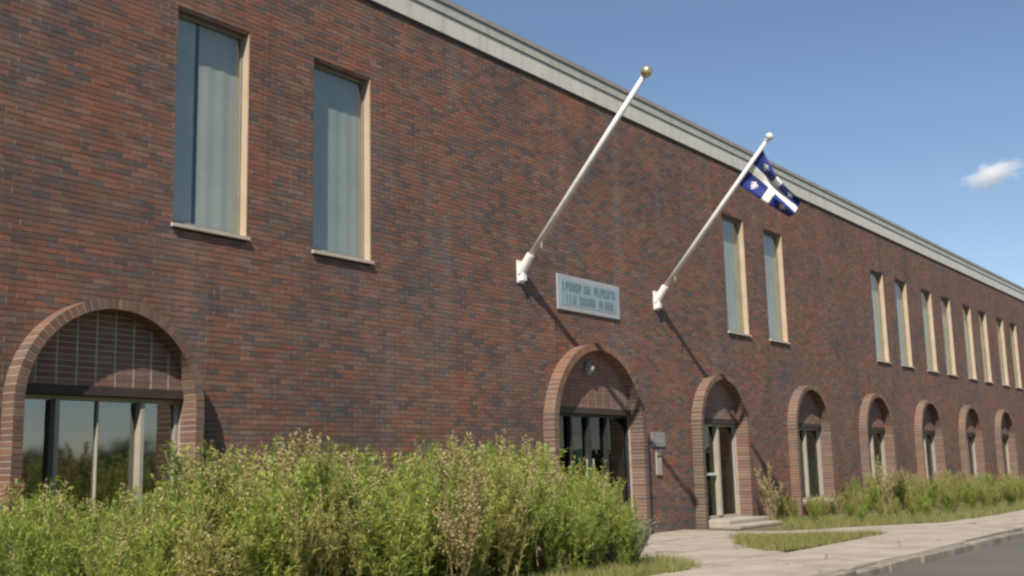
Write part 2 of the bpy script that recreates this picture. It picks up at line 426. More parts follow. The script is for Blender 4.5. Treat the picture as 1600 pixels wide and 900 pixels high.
for i in order:
    o = obj('brick', bme, wall, (cx[i], RNG.uniform(-.003, .001), cz[i])); o.rotation_euler = (RNG.uniform(-.012, .012), 0, RNG.uniform(-.006, .006))

# shell: roof, ends, rear wall, floors
MB().box(XL, XR, .30, 13.0, 7.75, 7.95).build('roof', M_ROOF, building)
sh = MB(); sh.box(XL, XL+.25, .012, 13, 0, 8.2); sh.box(XR-.25, XR, .012, 13, 0, 8.2); sh.box(XL+.25, XR-.25, 12.75, 13, 0, 8.2)
sh.build('end_wall', M_MORTAR, building)
sf = MB(); sf.box(XL+.25, XR-.25, .35, 12.75, 3.25, 3.5); sf.box(XL+.25, XR-.25, .35, 12.75, -.05, .04); sf.box(XL+.25, XR-.25, 4.6, 4.75, .04, 7.7)
sf.build('interior_floor', M_INT, building)

# cornice: pale lower fascia, set-forward upper fascia, dark coping
n_f = 22; L_f = (XR-XL)/n_f
fa = None
for nm, y0, z0, z1, mt in (('lower_fascia', -.035, 7.70, 7.99, M_FASCIA), ('upper_fascia', -.055, 8.005, 8.15, M_FASCIA2), ('coping', -.075, 8.165, 8.25, M_COPING)):
    first = None
    for i in range(n_f):
        if first is None:
            first = MB().box(.0006, L_f-.0006, y0, .35, z0, z1).build(nm, mt, building); o = first
        else: o = first.copy(); link(o, building)
        o.location = (XL+i*L_f, 0, 0)
MB().box(XL, XR, -.012, .3, 7.655, 7.70).build('drip_shadow_strip', M_LINTEL, building)  # dark strip coloured in for the shadow under the fascia
MB().box(XL, XR, -.025, .3, 7.99, 8.005).build('fascia_shadow_gap', M_LINTEL, building)  # dark filler that paints the shadow joint between the fascias

# ---- tall upper windows
def wavy(x0, x1, z0, z1, y, amp, per, seed):
    r = np.random.default_rng(seed); n = max(8, int((x1-x0)/.012)); xs = np.linspace(x0, x1, n)
    ph = np.cumsum(r.uniform(.6, 1.4, n))*2*math.pi*.012/per
    yy = y+amp*np.sin(ph)+amp*.5*np.sin(ph*.37+1)
    v = []; f = []
    for i in range(n): v += [(xs[i], yy[i], z0), (xs[i]+r.normal(0, .001), yy[i]*.6+y*.4, z1)]
    for i in range(n-1): f.append((2*i, 2*i+2, 2*i+3, 2*i+1))
    return v, f
for i, (k, s, xc) in enumerate(wins):
    w_ = empty('window', (xc, 0, W_SILL), parent=building)
    h = W_W/2; H = W_TOP-W_SILL; near = k == 0
    def part(nm, mt, *b, par=w_, bevel=0):
        m = MB()
        for q in b: m.box(*q)
        return m.build(nm, mt, par, bevel=bevel)
    part('jamb', M_JAMB, (-h-.04, -h+.010, .009, .30, -.03, H+.04))
    part('jamb', M_JAMB, (h-.010, h+.04, .009, .30, -.03, H+.04))
    part('soffit', M_BRICK_F, (-h+.012, h-.012, .010, .34, H-.004, H+.05))
    # sloping sill that noses out past the bricks
    sv = MB(); b_ = len(sv.v)
    sv.v += [(-h-.02, -.045, -.05), (h+.02, -.045, -.05), (h+.02, .34, -.05), (-h-.02, .34, -.05), (-h-.02, -.045, -.012), (h+.02, -.045, -.012), (h+.02, .34, .03), (-h-.02, .34, .03)]
    sv.f += [(0,3,2,1),(4,5,6,7),(0,1,5,4),(1,2,6,5),(2,3,7,6),(3,0,4,7)]
    sv.build('sill', M_SILL, w_)
    part('frame', M_FRAME_U, (-h+.012, -h+.04, .115, .155, .03, H), (h-.04, h-.012, .115, .155, .03, H), (-h+.04, h-.04, .115, .155, .03, .055), (-h+.04, h-.04, .115, .155, H-.035, H))
    part('pane', M_GLASS, (-h+.03, h-.03, .130, .136, .045, H-.02))
    if (k, s) == (0, -1):
        v, f = wavy(-h, -h+.395, .02, H, .20, .0035, .19, i); obj('curtain', mesh_from('curtain', v, f, M_CURTAIN, smooth=True), w_)
        v, f = wavy(-h+.455, h, .02, H, .20, .004, .2, i+50); obj('curtain', mesh_from('curtain', v, f, M_CURTAIN, smooth=True), w_)
    else:
        v, f = wavy(-h, h, .02, H, .20, .0035, .21, i); obj('curtain', mesh_from('curtain', v, f, CURT[(i*7//3) % 3], smooth=True), w_)

# ---- arches
def ring_poly(xc, zs, r0, r1, a0, a1, n=1):
    o = [(xc+r1*math.cos(a0+(a1-a0)*i/n), zs+r1*math.sin(a0+(a1-a0)*i/n)) for i in range(n+1)]
    q = [(xc+r0*math.cos(a1-(a1-a0)*i/n), zs+r0*math.sin(a1-(a1-a0)*i/n)) for i in range(n+1)]
    return o+q
for k in ARCH:
    ri, ro, sp, li = arch_dims(k); xc = arch_x(k); single = k in (0, 2, 3)
    core = MB(); e = .003
    nseg = 40
    for i in range(nseg):
        core.prism(ring_poly(0, sp, ri+e, ro-e, math.pi*i/nseg, math.pi*(i+1)/nseg), -PROT+e, .14)
    core.box(-ro+e, -ri-e, -PROT+e, .14, 0, sp); core.box(ri+e, ro-e, -PROT+e, .14, 0, sp)
    sur = core.build('arch_surround', M_MORTAR_R, building); sur.location = (xc, 0, 0)
    rm = (ri+ro)/2; nv = int(round(math.pi*rm/.082)); da = math.pi/nv; g = .0068/rm
    nj = int(round(sp/CH)); hj = sp/nj
    # one voussoir and one jamb block, shared
    vo = MB().prism([(r*math.sin(a), r*math.cos(a)) for r, a in ((ri, -da/2+g), (ri, da/2-g), (ro, da/2-g), (ro, -da/2+g))], -PROT, .06)
    jb = MB().box(-(ro-ri)/2, (ro-ri)/2, -PROT, .06, .0062, hj-.0062)
    if single:
        vme = mesh_from('arch_brick', vo.v, vo.f, M_ARCH_O); jme = mesh_from('arch_brick', jb.v, jb.f, M_ARCH_O)
        for i in range(nv):
            o = obj('arch_brick', vme, sur, (0, RNG.uniform(-.0035, .001), sp)); o.rotation_euler = (0, -math.pi/2+da*(i+.5), 0)
        for sg in (-1, 1):
            for j in range(nj):
                o = obj('arch_brick', jme, sur, (sg*rm+RNG.normal(0, .0015), RNG.uniform(-.0035, .001), j*hj))
    else:
        al = MB()
        for i in range(nv):
            a = -math.pi/2+da*(i+.5); ca, sa = math.cos(a), math.sin(a); b0 = len(al.v); dy = RNG.uniform(-.0035, .001)
            al.v += [(x*ca+z*sa, y+dy, sp-x*sa+z*ca) for x, y, z in vo.v]; al.f += [tuple(b0+q for q in f) for f in vo.f]
        for sg in (-1, 1):
            for j in range(nj):
                b0 = len(al.v); al.v += [(x+sg*rm, y, z+j*hj) for x, y, z in jb.v]; al.f += [tuple(b0+q for q in f) for f in jb.f]
        tag(al.build('arch_brick_field', M_ARCH_F, sur), kind='stuff')
    # brick infill above the lintel, in stack bond
    z_f = li+.10
    ty = MB(); n = 24; rr = ri+.06
    a0 = math.asin(min(1, max(0, (z_f-sp)/rr)))
    poly = [(rr*math.cos(a0+(math.pi-2*a0)*i/n), sp+rr*math.sin(a0+(math.pi-2*a0)*i/n)) for i in range(n+1)]
    ty.prism(poly[::-1], .004, .13)
    tym = ty.build('tympanum', M_MORTAR_L if k == 0 else M_MORTAR, building); tym.location = (xc, 0, 0)
    nc = max(8, int(round(2*ri/.231))); wc = 2*ri/nc; fb = []
    for c_ in range(nc):
        for j in range(40):
            x_a = -ri+c_*wc+.011; x_b = -ri+(c_+1)*wc-.011; z_a = z_f+j*CH+.005; z_b = z_f+(j+1)*CH-.005
            far = max(math.hypot(x, z-sp) for x in (x_a, x_b) for z in (z_a, z_b))
            nearr = min(math.hypot(x, z-sp) for x in (x_a, x_b) for z in (z_a, z_b))
            if nearr < ri and far < ro+.06: fb.append((x_a, x_b, z_a, z_b))
    if k in (0, 2):
        q = MB().box(-wc/2+.011, wc/2-.011, 0, .05, .005, CH-.005); qm = mesh_from('infill_brick', q.v, q.f, M_FILL_O)
        for x_a, x_b, z_a, z_b in fb: obj('infill_brick', qm, tym, ((x_a+x_b)/2, RNG.uniform(-.003, .001), z_a-.005))
    else:
        V, Fq = boxes5(np.array(fb), RNG.uniform(-.003, .001, len(fb)), .05)
        tag(obj('infill_brick_field', mesh_np('infill_brick_field', V, Fq, M_FILL_F), tym), kind='stuff')
    lt = MB().box(-ri-.05, ri+.05, -.004, .28, li-.0, z_f).build('lintel', M_LINTEL, building, bevel=.006); lt.location = (xc, 0, 0)
    # reveals between the surround and the glazing
    for sg in (-1, 1):
        rv = MB().box(min(sg*ri, sg*(ri+.08)), max(sg*ri, sg*(ri+.08)), .062, .34, 0, li).build('reveal', M_REVEAL, building); rv.location = (xc+sg*.004, 0, 0)
    # glazing
    GY = .13; zb = .36 if k not in (2, 3) else .16
    door = k in (2, 3)
    g_ = empty('door' if door else 'arched_window', (xc, 0, 0), parent=building)
    fm = M_FRAME_D if k == 2 else M_FRAME_L
    t_ = .045; h = ri
    def bars(nm, mt, *b):
        m = MB()
        for q in b: m.box(*q)
        return m.build(nm, mt, g_, bevel=.004)
    bars('frame', M_FRAME_D if k == 2 else fm, (-h, -h+t_, GY-.03, GY+.05, zb, li), (h-t_, h, GY-.03, GY+.05, zb, li), (-h+t_, h-t_, GY-.03, GY+.05, li-t_, li), (-h+t_, h-t_, GY-.03, GY+.05, zb, zb+t_))
    if k == 0: divs = [(-.5*h, .05, .09), (0, .016, .03), (.5*h, .05, .09)]
    elif k == 2: divs = [(-.42*h, .05, .07), (0, .09, .06), (.42*h, .05, .07)]
    elif k == 3: divs = [(.12*h, .09, .09)]
    else: divs = [(.10*h, .06, .07)]
    edges = [-h+t_]
    for x, wd, dp in divs:
        bars('mullion', fm, (x-wd/2, x+wd/2, GY-dp, GY+.04, zb+t_, li-t_)); edges += [x-wd/2, x+wd/2]
    edges.append(h-t_)
    for a, b in zip(edges[::2], edges[1::2]):
        bars('pane', M_GLASS_S if k == 0 else M_GLASS_D, (a-.005, b+.005, GY+.006, GY+.014, zb+t_-.005, li-t_+.005))
    if door:
        bars('threshold', M_CONC2, (-h, h, .02, .32, .04, zb))
        if k == 2:
            for x in (-.1, .1): bars('handle', M_FRAME_L, (x-.012, x+.012, GY-.07, GY-.045, .95, 1.35))
            bars('kick_plate', M_FRAME_D, (-.42*h+.025, .42*h-.025, GY-.012, GY+.004, zb+t_, .42))
        else:
            bars('push_bar', M_SILVER, (-h+.09, .06*h-.02, GY-.05, GY-.025, 1.00, 1.05))
    else:
        bars('sill', M_SILL, (-h-.0, h+.0, -.15, GY-.03, zb-.08, zb))
        bars('apron', M_FILL_F, (-h-.03, h+.03, .0, .3, 0, zb-.08))
        if k != 0:
            v, f = wavy(-h, h, zb, li, GY+.14, .014, .1, 200+k); obj('curtain', mesh_from('curtain', v, f, M_CURTAIN_T if k == 4 else M_CURTAIN, smooth=True), g_)

# ------------------------------------------------------------------ things on the wall
def flagpole(x, z, out, up, label, ball, rr):
    r = empty('flagpole', (x, 0, z)); tag(r, label, 'flagpole', 'white flagpoles over the entrance')
    d = Vector((0, -out, up)); L = d.length; u = d.normalized()
    MB().box(-.09, .09, -.02, .0, -.18, .18).build('wall_plate', M_WHITE, r, bevel=.006)
    bk = MB(); bk.tube([(0, -.01, -.02), tuple(u*.34)], [.08, .068], 14); bk.box(-.05, .05, -.10, -.02, -.15, -.02)
    bk.build('socket', M_WHITE, r, smooth=False, bevel=.005)
    for zz in (-.12, .12):
        MB().tube([(0, -.02, zz), (0, -.035, zz)], .014, 6).build('bolt', M_FRAME_L, r)
    MB().tube([tuple(u*.02), tuple(u*(L*.6)), tuple(u*L)], [.047, .042, .033], 14).build('pole', M_POLE, r, smooth=True)
    MB().ball(tuple(u*(L+.05)), rr, 20, 12).build('finial', ball, r, smooth=True)
    MB().tube([tuple(u*(L-.03)), tuple(u*(L+.012))], .05, 12).build('truck', M_POLE, r)
    MB().box(-.012, .012, 0, .02, 0, .09).build('cleat', M_FRAME_L, r).location = u*(L*.16)+Vector((0, -.06, -.10))
    # halyard
    off = Vector((.062, 0, 0))
    hy = [tuple(u*(L*q)+off*(1 if 0 < q < 1 else .5)+Vector((0, 0, -.04*math.sin(q*math.pi)))) for q in np.linspace(.12, .99, 9)]
    MB().tube(hy, .0045, 5).build('halyard', M_WHITE, r)
    return r, u, L
flagpole(13.90, 4.287, 2.41, 2.70, 'bare white flagpole with gold ball tip, nearer the tall windows, flying no flag', M_GOLD, .088)
fp, fu, fL = flagpole(18.22, 4.30, 2.45, 2.68, 'white flagpole with pale ball tip that carries the blue and white flag', M_SILVER, .075)

def fleur(x, y):
    if abs(y+.12) < .09 and abs(x) < .42: return True
    if y > -.2 and y < .95 and abs(x) < .25*max(0, 1-((y-.35)/.62)**2): return True
    if y < -.15 and y > -.85 and abs(x) < .13+.1*max(0, -y-.5): return True
    r = math.hypot(abs(x)-.42, (y-.12)*.8)
    if .16 < r < .36 and (y > -.05) and abs(x) > .2: return True
    if y < -.15 and y > -.5 and abs(abs(x)-.28-(-y-.15)*.5) < .09: return True
    return False
def make_flag():
    ns, ntt = 60, 90; Lf = 1.12
    base = Vector((18.22, 0, 4.30)); top = base+fu*(fL*.945); bot = base+fu*(fL*.735)
    hd = bot-top; fly = Vector((.50, -.61, -.60)).normalized(); nrm = hd.cross(fly).normalized()
    V, F, I = [], [], []
    for i in range(ns+1):
        s = i/ns
        for j in range(ntt+1):
            t = j/ntt
            shrink = 1-.48*t**1.2
            p = top+hd*(.5+(s-.5)*shrink)+fly*(Lf*t)*(1-.05*t)
            p = p+hd*(.10*t)                                             # the fly sags towards the lower edge
            fold = .15*t*math.sin(s*7.5+t*3.2)+.07*t*math.sin(s*15-t*4+1)+.03*math.sin(t*9+s*2)*t
            p = p+nrm*fold+Vector((0, 0, -.10*t*t))
            if s < .45: p = p+hd*(.16*math.sin(math.pi*min(1, t))*(0.45-s)/.45)  # slack in the upper edge
            V.append(p+Vector((.055, 0, -.01)))
    for i in range(ns):
        for j in range(ntt):
            a = i*(ntt+1)+j; F.append((a, a+1, a+ntt+2, a+ntt+1))
            x, y = (j+.5)/ntt*1.5, (i+.5)/ns
            white = abs(x-.75) < .1 or abs(y-.5) < .1
            if not white:
                qx = .325 if x < .75 else 1.175; qy = .2 if y < .5 else .8
                white = fleur((x-qx)/.125, -(y-qy)/.125)
            I.append(1 if white else 0)
    m, t, b = new_mat('flag_blue'); b.inputs['Roughness'].default_value = .75
    r = ramp(t, noise(t, 14, 3, .5, pos(t)).outputs[0], [(.3, (.010,.022,.155)), (.7, (.016,.034,.21))]); t.links.new(r.outputs[0], b.inputs['Base Color'])
    mw = plain('flag_white', (.74,.72,.68), (.66,.64,.6), 12, .8, bumpy=0)
    o = obj('flag', mesh_from('flag', V, F, [m, mw], I, smooth=True))
    tag(o, 'draped blue flag with white cross and white lilies hanging from the pole tip', 'flag')
make_flag()

# sign over the entrance
M_SIGN = plain('sign_board', (.36,.375,.385), (.30,.315,.325), 4, .5, bumpy=.02)
M_SIGN_IN = plain('sign_field', (.26,.34,.36), (.22,.30,.32), 6, .5, bumpy=.02)
M_LETTER = plain('sign_letter', (.105,.15,.17), (.09,.13,.145), 6, .6, bumpy=0)
sg_ = tag(empty('wall_sign', (14.90, 0, 3.80)), 'rectangular grey sign with two lines of dark blue lettering above the arched entrance', 'sign')
MB().box(0, 1.96, -.03, -.002, 0, .60).build('board', M_SIGN, sg_, bevel=.008)
MB().box(.10, 1.86, -.034, -.028, .09, .52).build('field', M_SIGN_IN, sg_)
rl = random.Random(3); lt = MB()
def glyph(x, z, wd, ht):
    st = .024; y0, y1 = -.038, -.033
    lt.box(x, x+st, y0, y1, z, z+ht)
    kind = rl.choice('ELHITOAUDPN')
    if kind in 'EL': lt.box(x+st, x+wd, y0, y1, z, z+st)
    if kind == 'E': lt.box(x+st, x+wd, y0, y1, z+ht-st, z+ht); lt.box(x+st, x+wd*.8, y0, y1, z+ht/2-st/2, z+ht/2+st/2)
    if kind == 'H': lt.box(x+wd-st, x+wd, y0, y1, z, z+ht); lt.box(x+st, x+wd-st, y0, y1, z+ht/2-st/2, z+ht/2+st/2)
    if kind in 'OAUDN': lt.box(x+wd-st, x+wd, y0, y1, z+(.02 if kind == 'D' else 0), z+ht-(.02 if kind == 'D' else 0))
    if kind in 'OADP': lt.box(x+st, x+wd-st, y0, y1, z+ht-st, z+ht)
    if kind in 'OUD': lt.box(x+st, x+wd-st, y0, y1, z, z+st)
    if kind in 'AP': lt.box(x+st, x+wd-st, y0, y1, z+ht/2-st/2, z+ht/2+st/2)
    if kind == 'P': lt.box(x+wd-st, x+wd, y0, y1, z+ht/2-st/2, z+ht)
    if kind == 'N': lt.prism([(x+st, z+ht), (x+st, z+ht-.03), (x+wd-st, z), (x+wd-st, z+.03)], y0, y1)
    if kind == 'T': lt.box(x+st, x+wd, y0, y1, z+ht-st, z+ht)
for x0_, n_, z_ in ((.14, 6, .34), (.80, 2, .34), (1.12, 7, .34), (.26, 3, .13), (.66, 5, .13), (1.26, 5, .13)):
    for i in range(n_): glyph(x0_+i*.098, z_, .072, .14)
tag(lt.build('lettering', M_LETTER, sg_), kind='stuff')

# notice and letter box beside the entrance arch
M_PLATE = plain('weathered_plate', (.27,.26,.25), (.21,.205,.20), 7, .85, bumpy=.05, spec=.15)
nb = tag(empty('notice_board', (17.78, 0, 1.56)), 'small grey notice plate on the brick right of the entrance arch', 'notice')
MB().box(.04, .54, -.022, -.002, 0, .26).build('plate', M_PLATE, nb, bevel=.006)
MB().box(.09, .49, -.0245, -.0205, .05, .21).build('field', M_PLATE, nb)
lb = tag(empty('letter_box', (17.92, 0, 1.04)), 'narrow pale letter box under the grey notice plate by the entrance', 'letter box')
MB().box(.02, .22, -.03, -.002, 0, .44).build('body', M_FRAME_L, lb, bevel=.01)
MB().prism([(.01, .44), (.23, .44), (.23, .46), (.01, .46)], -.036, -.001).build('lid', M_SIGN, lb, bevel=.006)
MB().box(.05, .19, -.034, -.029, .33, .36).build('slot', M_FRAME_D, lb)
# lamp in the head of the entrance arch
x2 = arch_x(2)
wl = tag(empty('wall_lamp', (x2-.12, 0, 2.86)), 'round grey wall lamp in the brick head of the entrance arch', 'lamp')
MB().tube([(0, -.002, 0), (0, -.05, 0)], .11, 20).build('base', M_FRAME_U, wl)
MB().ball((0, -.055, 0), .085, 18, 10, .9).build('lamp_shade', M_SIGN, wl, smooth=True)
# flat white panel on the entrance door
pp = tag(MB().box(-.13, .13, -.004, .0, 0, .44).build('white_panel', M_WHITE), 'flat white panel on the dark glass entrance door', 'paper'); pp.location = (x2-.22, .172, 1.30)

# concrete steps in front of the second door
x3 = arch_x(3)
st_ = tag(empty('door_step', (x3, 0, 0)), 'worn pale concrete step below the narrow glazed door', 'step')
MB().slab([(-.95, -.62), (.98, -.58), (1.0, .02), (-.97, .02)], .0, .155).build('upper_step', M_CONC, st_, bevel=.02)
MB().slab([(-1.25, -.98), (.80, -.94), (.85, -.60), (-1.22, -.60)], .0, .075).build('lower_step', M_CONC, st_, bevel=.02)

# ------------------------------------------------------------------ plants
def frame_of(d):
    d = d/np.linalg.norm(d); a = np.cross(d, [0, 0, 1.0]); n = np.linalg.norm(a)
    a = a/n if n > 1e-4 else np.array([1., 0, 0]); return d, a, np.cross(a, d)
def add_leaf(V, F, p, d, L, W, r, droop=.35):
    d, a, n = frame_of(d); tw = r.uniform(-.7, .7); a = a*math.cos(tw)+n*math.sin(tw)
    b = len(V); mid = p+d*L*.45; tip = p+d*L+np.array([0, 0, -L*droop])
    V += [p, mid+a*W/2, tip, mid-a*W/2]; F += [(b, b+1, b+2, b+3)]
def add_stick(V, F, pts, r0, r1):
    b = len(V); n = len(pts)
    for i, p in enumerate(pts):
        rr = r0+(r1-r0)*i/(n-1)
        for k in range(3):
            an = 2*math.pi*k/3; V.append(p+np.array([math.cos(an)*rr, math.sin(an)*rr, 0]))
    for i in range(n-1):
        for k in range(3): F.append((b+i*3+k, b+i*3+(k+1) % 3, b+(i+1)*3+(k+1) % 3, b+(i+1)*3+k))
def weed(seed, nst=8, spread=.38, ll=.10, lw=.018, lps=22, nbr=5, lpb=13, plume=0.0, plume_n=60, bare=0.0):
    """unit-height weed: stem mesh, leaf mesh, seed-head mesh"""
    r = np.random.default_rng(seed); SV, SF, LV, LF, PV, PF = [], [], [], [], [], []
    def tuft(p, d, L, n):
        for _ in range(n):
            u = r.uniform(0, 1); q = p+d*L*u+r.normal(0, .016*(1.2-u), 3)
            add_leaf(PV, PF, q, r.normal(0, 1, 3)+np.array([0, 0, .6]), r.uniform(.014, .03), r.uniform(.008, .014), r, .1)
    for s in range(nst):
        az = r.uniform(0, 2*math.pi); h = r.uniform(.5, 1.0) if s else 1.0; sp = spread*r.uniform(.2, 1)
        b0 = np.array([math.cos(az), math.sin(az), 0])*r.uniform(0, .1); top = b0+np.array([math.cos(az)*sp, math.sin(az)*sp, h])
        bend = np.array([r.normal(0, .05), r.normal(0, .05), 0])
        P = lambda u: b0+(top-b0)*np.array([u**1.5, u**1.5, u])+bend*math.sin(u*math.pi)
        add_stick(SV, SF, [P(u) for u in np.linspace(0, 1, 5)], .0065, .002)
        for i in range(lps):
            u = r.uniform(.05+bare, 1); a2 = i*2.4+r.normal(0, .3); el = r.uniform(.55, 1.35)
            add_leaf(LV, LF, P(u), np.array([math.cos(a2)*math.cos(el), math.sin(a2)*math.cos(el), math.sin(el)]), ll*r.uniform(.6, 1.15)*(1.1-.45*u), lw*r.uniform(.7, 1.3), r)
        for i in range(nbr):
            u = r.uniform(.25+bare*.6, .85); a2 = r.uniform(0, 6.28); el = r.uniform(.85, 1.35); L = r.uniform(.16, .34)*(1.15-.5*u)
            d = np.array([math.cos(a2)*math.cos(el), math.sin(a2)*math.cos(el), math.sin(el)]); p0 = P(u)
            add_stick(SV, SF, [p0, p0+d*L*.5, p0+d*L+np.array([0, 0, .02])], .003, .0012)
            for j in range(lpb):
                v = r.uniform(.1, 1); a3 = r.uniform(0, 6.28); e3 = r.uniform(-.1, 1)
                add_leaf(LV, LF, p0+d*L*v, d*.7+np.array([math.cos(a3)*math.cos(e3), math.sin(a3)*math.cos(e3), math.sin(e3)]), ll*.75*r.uniform(.6, 1.1), lw*.85*r.uniform(.7, 1.2), r)
            if plume and r.uniform() < plume: tuft(p0+d*L*.6, d, .12, int(plume_n*.5))
        if plume and r.uniform() < plume+.2: tuft(P(.84), (top-b0)/np.linalg.norm(top-b0), .19, plume_n)
    return SV, SF, LV, LF, PV, PF
def weed_meshes(name, stem_m, leaf_m, plume_m=None, **kw):
    SV, SF, LV, LF, PV, PF = weed(**kw)
    s = mesh_np(name+'_stem', np.array(SV), np.array(SF), stem_m); l = mesh_np(name+'_foliage', np.array(LV), np.array(LF), leaf_m)
    p = mesh_np(name+'_seed_head', np.array(PV), np.array(PF), plume_m) if PV else None
    return s, l, p
GREEN = [weed_meshes('green', M_STEM, M_LEAF, M_PLUME, seed=10+i, nst=14, spread=.24, ll=.12, lw=.0125, lps=56, nbr=7, lpb=22, plume=.04 if i % 2 else 0) for i in range(4)]
OLIVE = [weed_meshes('olive', M_STEM, M_LEAF2, M_PLUME, seed=30+i, nst=14, spread=.25, ll=.10, lw=.0115, lps=54, nbr=7, lpb=22, plume=.14, plume_n=30) for i in range(3)]
DRY = [weed_meshes('dry', M_STEM_D, M_LEAF2, M_PLUME, seed=50+i, nst=8, spread=.26, ll=.10, lw=.012, lps=14, nbr=6, lpb=5, plume=.95, plume_n=110, bare=.05) for i in range(3)]
GREY = [weed_meshes('grey', M_STEM, M_LEAF_G, seed=70+i, nst=16, spread=.75, ll=.12, lw=.035, lps=24, nbr=6, lpb=12) for i in range(2)]
WISP = [weed_meshes('wisp', M_STEM, M_LEAF2, M_PLUME, seed=90+i, nst=6, spread=.16, ll=.13, lw=.010, lps=30, nbr=5, lpb=8, plume=.7, plume_n=55) for i in range(3)]
DARK = [weed_meshes('dark', M_STEM, M_LEAF_D, seed=80+i, nst=14, spread=.6, ll=.12, lw=.032, lps=26, nbr=6, lpb=14) for i in range(2)]
def place(kind, var, x, y, h, label, group=None, name='tall_weed', cat='weed', z=0.0):
    s, l, p = kind[var % len(kind)]
    e = empty(name, (x, y, z), RNG.uniform(0, 6.28)); e.scale = (h*RNG.uniform(.9, 1.1), h*RNG.uniform(.9, 1.1), h)
    tag(e, label, cat, group)
    obj('stem', s, e); tag(obj('foliage', l, e), kind='stuff')
    if p: tag(obj('seed_head', p, e), kind='stuff')
    return e
PX = np.array([3.0, 4.5, 5.1, 5.6, 6.0, 6.5, 7.0, 7.5, 8.1, 8.7, 9.7, 10.4, 11.3, 11.9, 12.4, 13.0, 13.7]); PH = np.array([1.06, 1.08, 1.04, .98, 1.10, 1.36, 1.30, 1.44, 1.28, 1.30, 1.48, 1.42, 1.50, 1.34, 1.26, 1.16, 1.05])
def near_zone(px_, yy):
    zx = ('below the large glazed arch', 'right beside the large glazed arch', 'below the second tall window', 'left of the entrance arch', 'before the entrance arch')[int(np.searchsorted([5.9, 7.2, 9.6, 11.4], px_))]
    zy = 'front edge' if yy < -2.5 else ('middle' if yy < -1.4 else 'wall side')
    return f'{zx}, {zy} of bank'
def far_zone(xx, yy, y_edge):
    q = ('first', 'second', 'third', 'fourth', 'fifth', 'sixth', 'seventh', 'eighth', 'ninth')[int(np.clip(round((xx-arch_x(4))/S_BAY), 0, 8))]
    return f'{"front edge" if yy < .55*y_edge else "wall side"} of low bank, by {q} arched window past narrow door'
v_ = 0
y = -3.25
while y < -.35:
    x = 2.2
    while x < 13.3:
        xx = x+RNG.uniform(-.22, .22); yy = y+RNG.uniform(-.2, .2)
        if xx < 12.75-max(0, (-yy-2.3))*.9:
            h = np.interp(xx*8.2/(10.2+yy), PX, PH)*RNG.uniform(.84, 1.10)
            if yy < -2.8: h *= .86
            c = RNG.uniform(); px_ = xx*8.2/(10.2+yy)
            dryness = .18 if px_ < 4.2 or 6.0 < px_ < 8.3 else .05
            if c < dryness*.45: place(DRY, v_, xx, yy, h*1.02, 'dry tan plumed weed '+near_zone(px_, yy), 'dry weeds in the near bank')
            elif c < dryness+.18: place(OLIVE, v_, xx, yy, h, 'yellow olive weed '+near_zone(px_, yy), 'olive weeds in the near bank')
            else: place(GREEN, v_, xx, yy, h, 'green leafy weed '+near_zone(px_, yy), 'green weeds in the near bank')
            v_ += 1
        x += .46
    y += .47
for i in range(16):
    xx, yy = 3.6+i*.56+RNG.uniform(-.2, .2), RNG.uniform(-2.9, -1.2); px_ = xx*8.2/(10.2+yy)
    place(WISP, i, xx, yy, float(np.interp(px_, PX, PH))*RNG.uniform(1.0, 1.13), 'thin feathery topped weed standing proud '+near_zone(px_, yy), 'feathery weeds in the near bank')
place(DRY, 0, 7.45, -2.0, 1.60, 'tallest tan plumed weed of the near bank, left of the bank\'s middle')
place(DRY, 1, 7.15, -2.3, 1.46, 'tan plumed weed just left of the tallest plume in the near bank')
place(DRY, 2, 6.25, -2.2, 1.38, 'tan plumed weed before the right jamb of the large glazed arch')
place(GREY, 0, 12.0, -3.0, .62, 'low silvery grey shrub at the right end of the near bank', name='shrub', cat='shrub')
place(GREY, 1, 11.4, -3.35, .55, 'low silvery grey shrub at the front of the near bank, beside the grass patch', name='shrub', cat='shrub')
place(DARK, 0, 11.65, -2.7, .72, 'low dark leaved shrub behind the silvery shrubs of the near bank', name='shrub', cat='shrub')
# far side bank, right of the second door
def bound(x): return np.interp(x, [21.2, 23.5, 28.3, 60], [-2.0, -2.7, -3.3, -3.4])
FX = np.array([21, 22.3, 23.5, 26, 27.2, 28.4, 29.6, 31, 35, 40, 60]); FH = np.array([.68, .66, .56, .58, .86, 1.12, .86, .80, .88, .78, .8])
x = 21.9; fl = 0
while x < 56:
    y = -.4
    while y > bound(x):
        if fl > 135: break
        xx = x+RNG.uniform(-.3, .3); yy = y+RNG.uniform(-.2, .2); fr = yy/bound(xx)
        h = np.interp(xx-yy*.4, FX, FH)*RNG.uniform(.8, 1.05)*(1-.45*max(0, fr-.3))
        c = RNG.uniform()
        if c < .20 and fr < .7: place(DRY, v_, xx, yy, h*1.12, 'dry tan weed at '+far_zone(xx, yy, bound(xx)), 'dry weeds in the far bank')
        elif c < .58: place(OLIVE, v_, xx, yy, h, 'olive weed at '+far_zone(xx, yy, bound(xx)), 'olive weeds in the far bank')
        elif c < .94: place(GREEN, v_, xx, yy, h, 'green weed at '+far_zone(xx, yy, bound(xx)), 'green weeds in the far bank')
        else: place(DARK, v_, xx, yy, h*.8, 'dark shrub at '+far_zone(xx, yy, bound(xx)), 'dark shrubs in the far bank', 'shrub', 'shrub')
        v_ += 1; fl += 1
        y -= RNG.uniform(.55, .95)
    x += .58 if x < 36 else 1.1
place(DRY, 1, 21.75, -.55, 1.18, 'tall dry plumed weed beside the right jamb of the narrow door')
place(DRY, 2, 27.5, -1.0, 1.30, 'tallest pale dry weed before the second arched window past the narrow door')

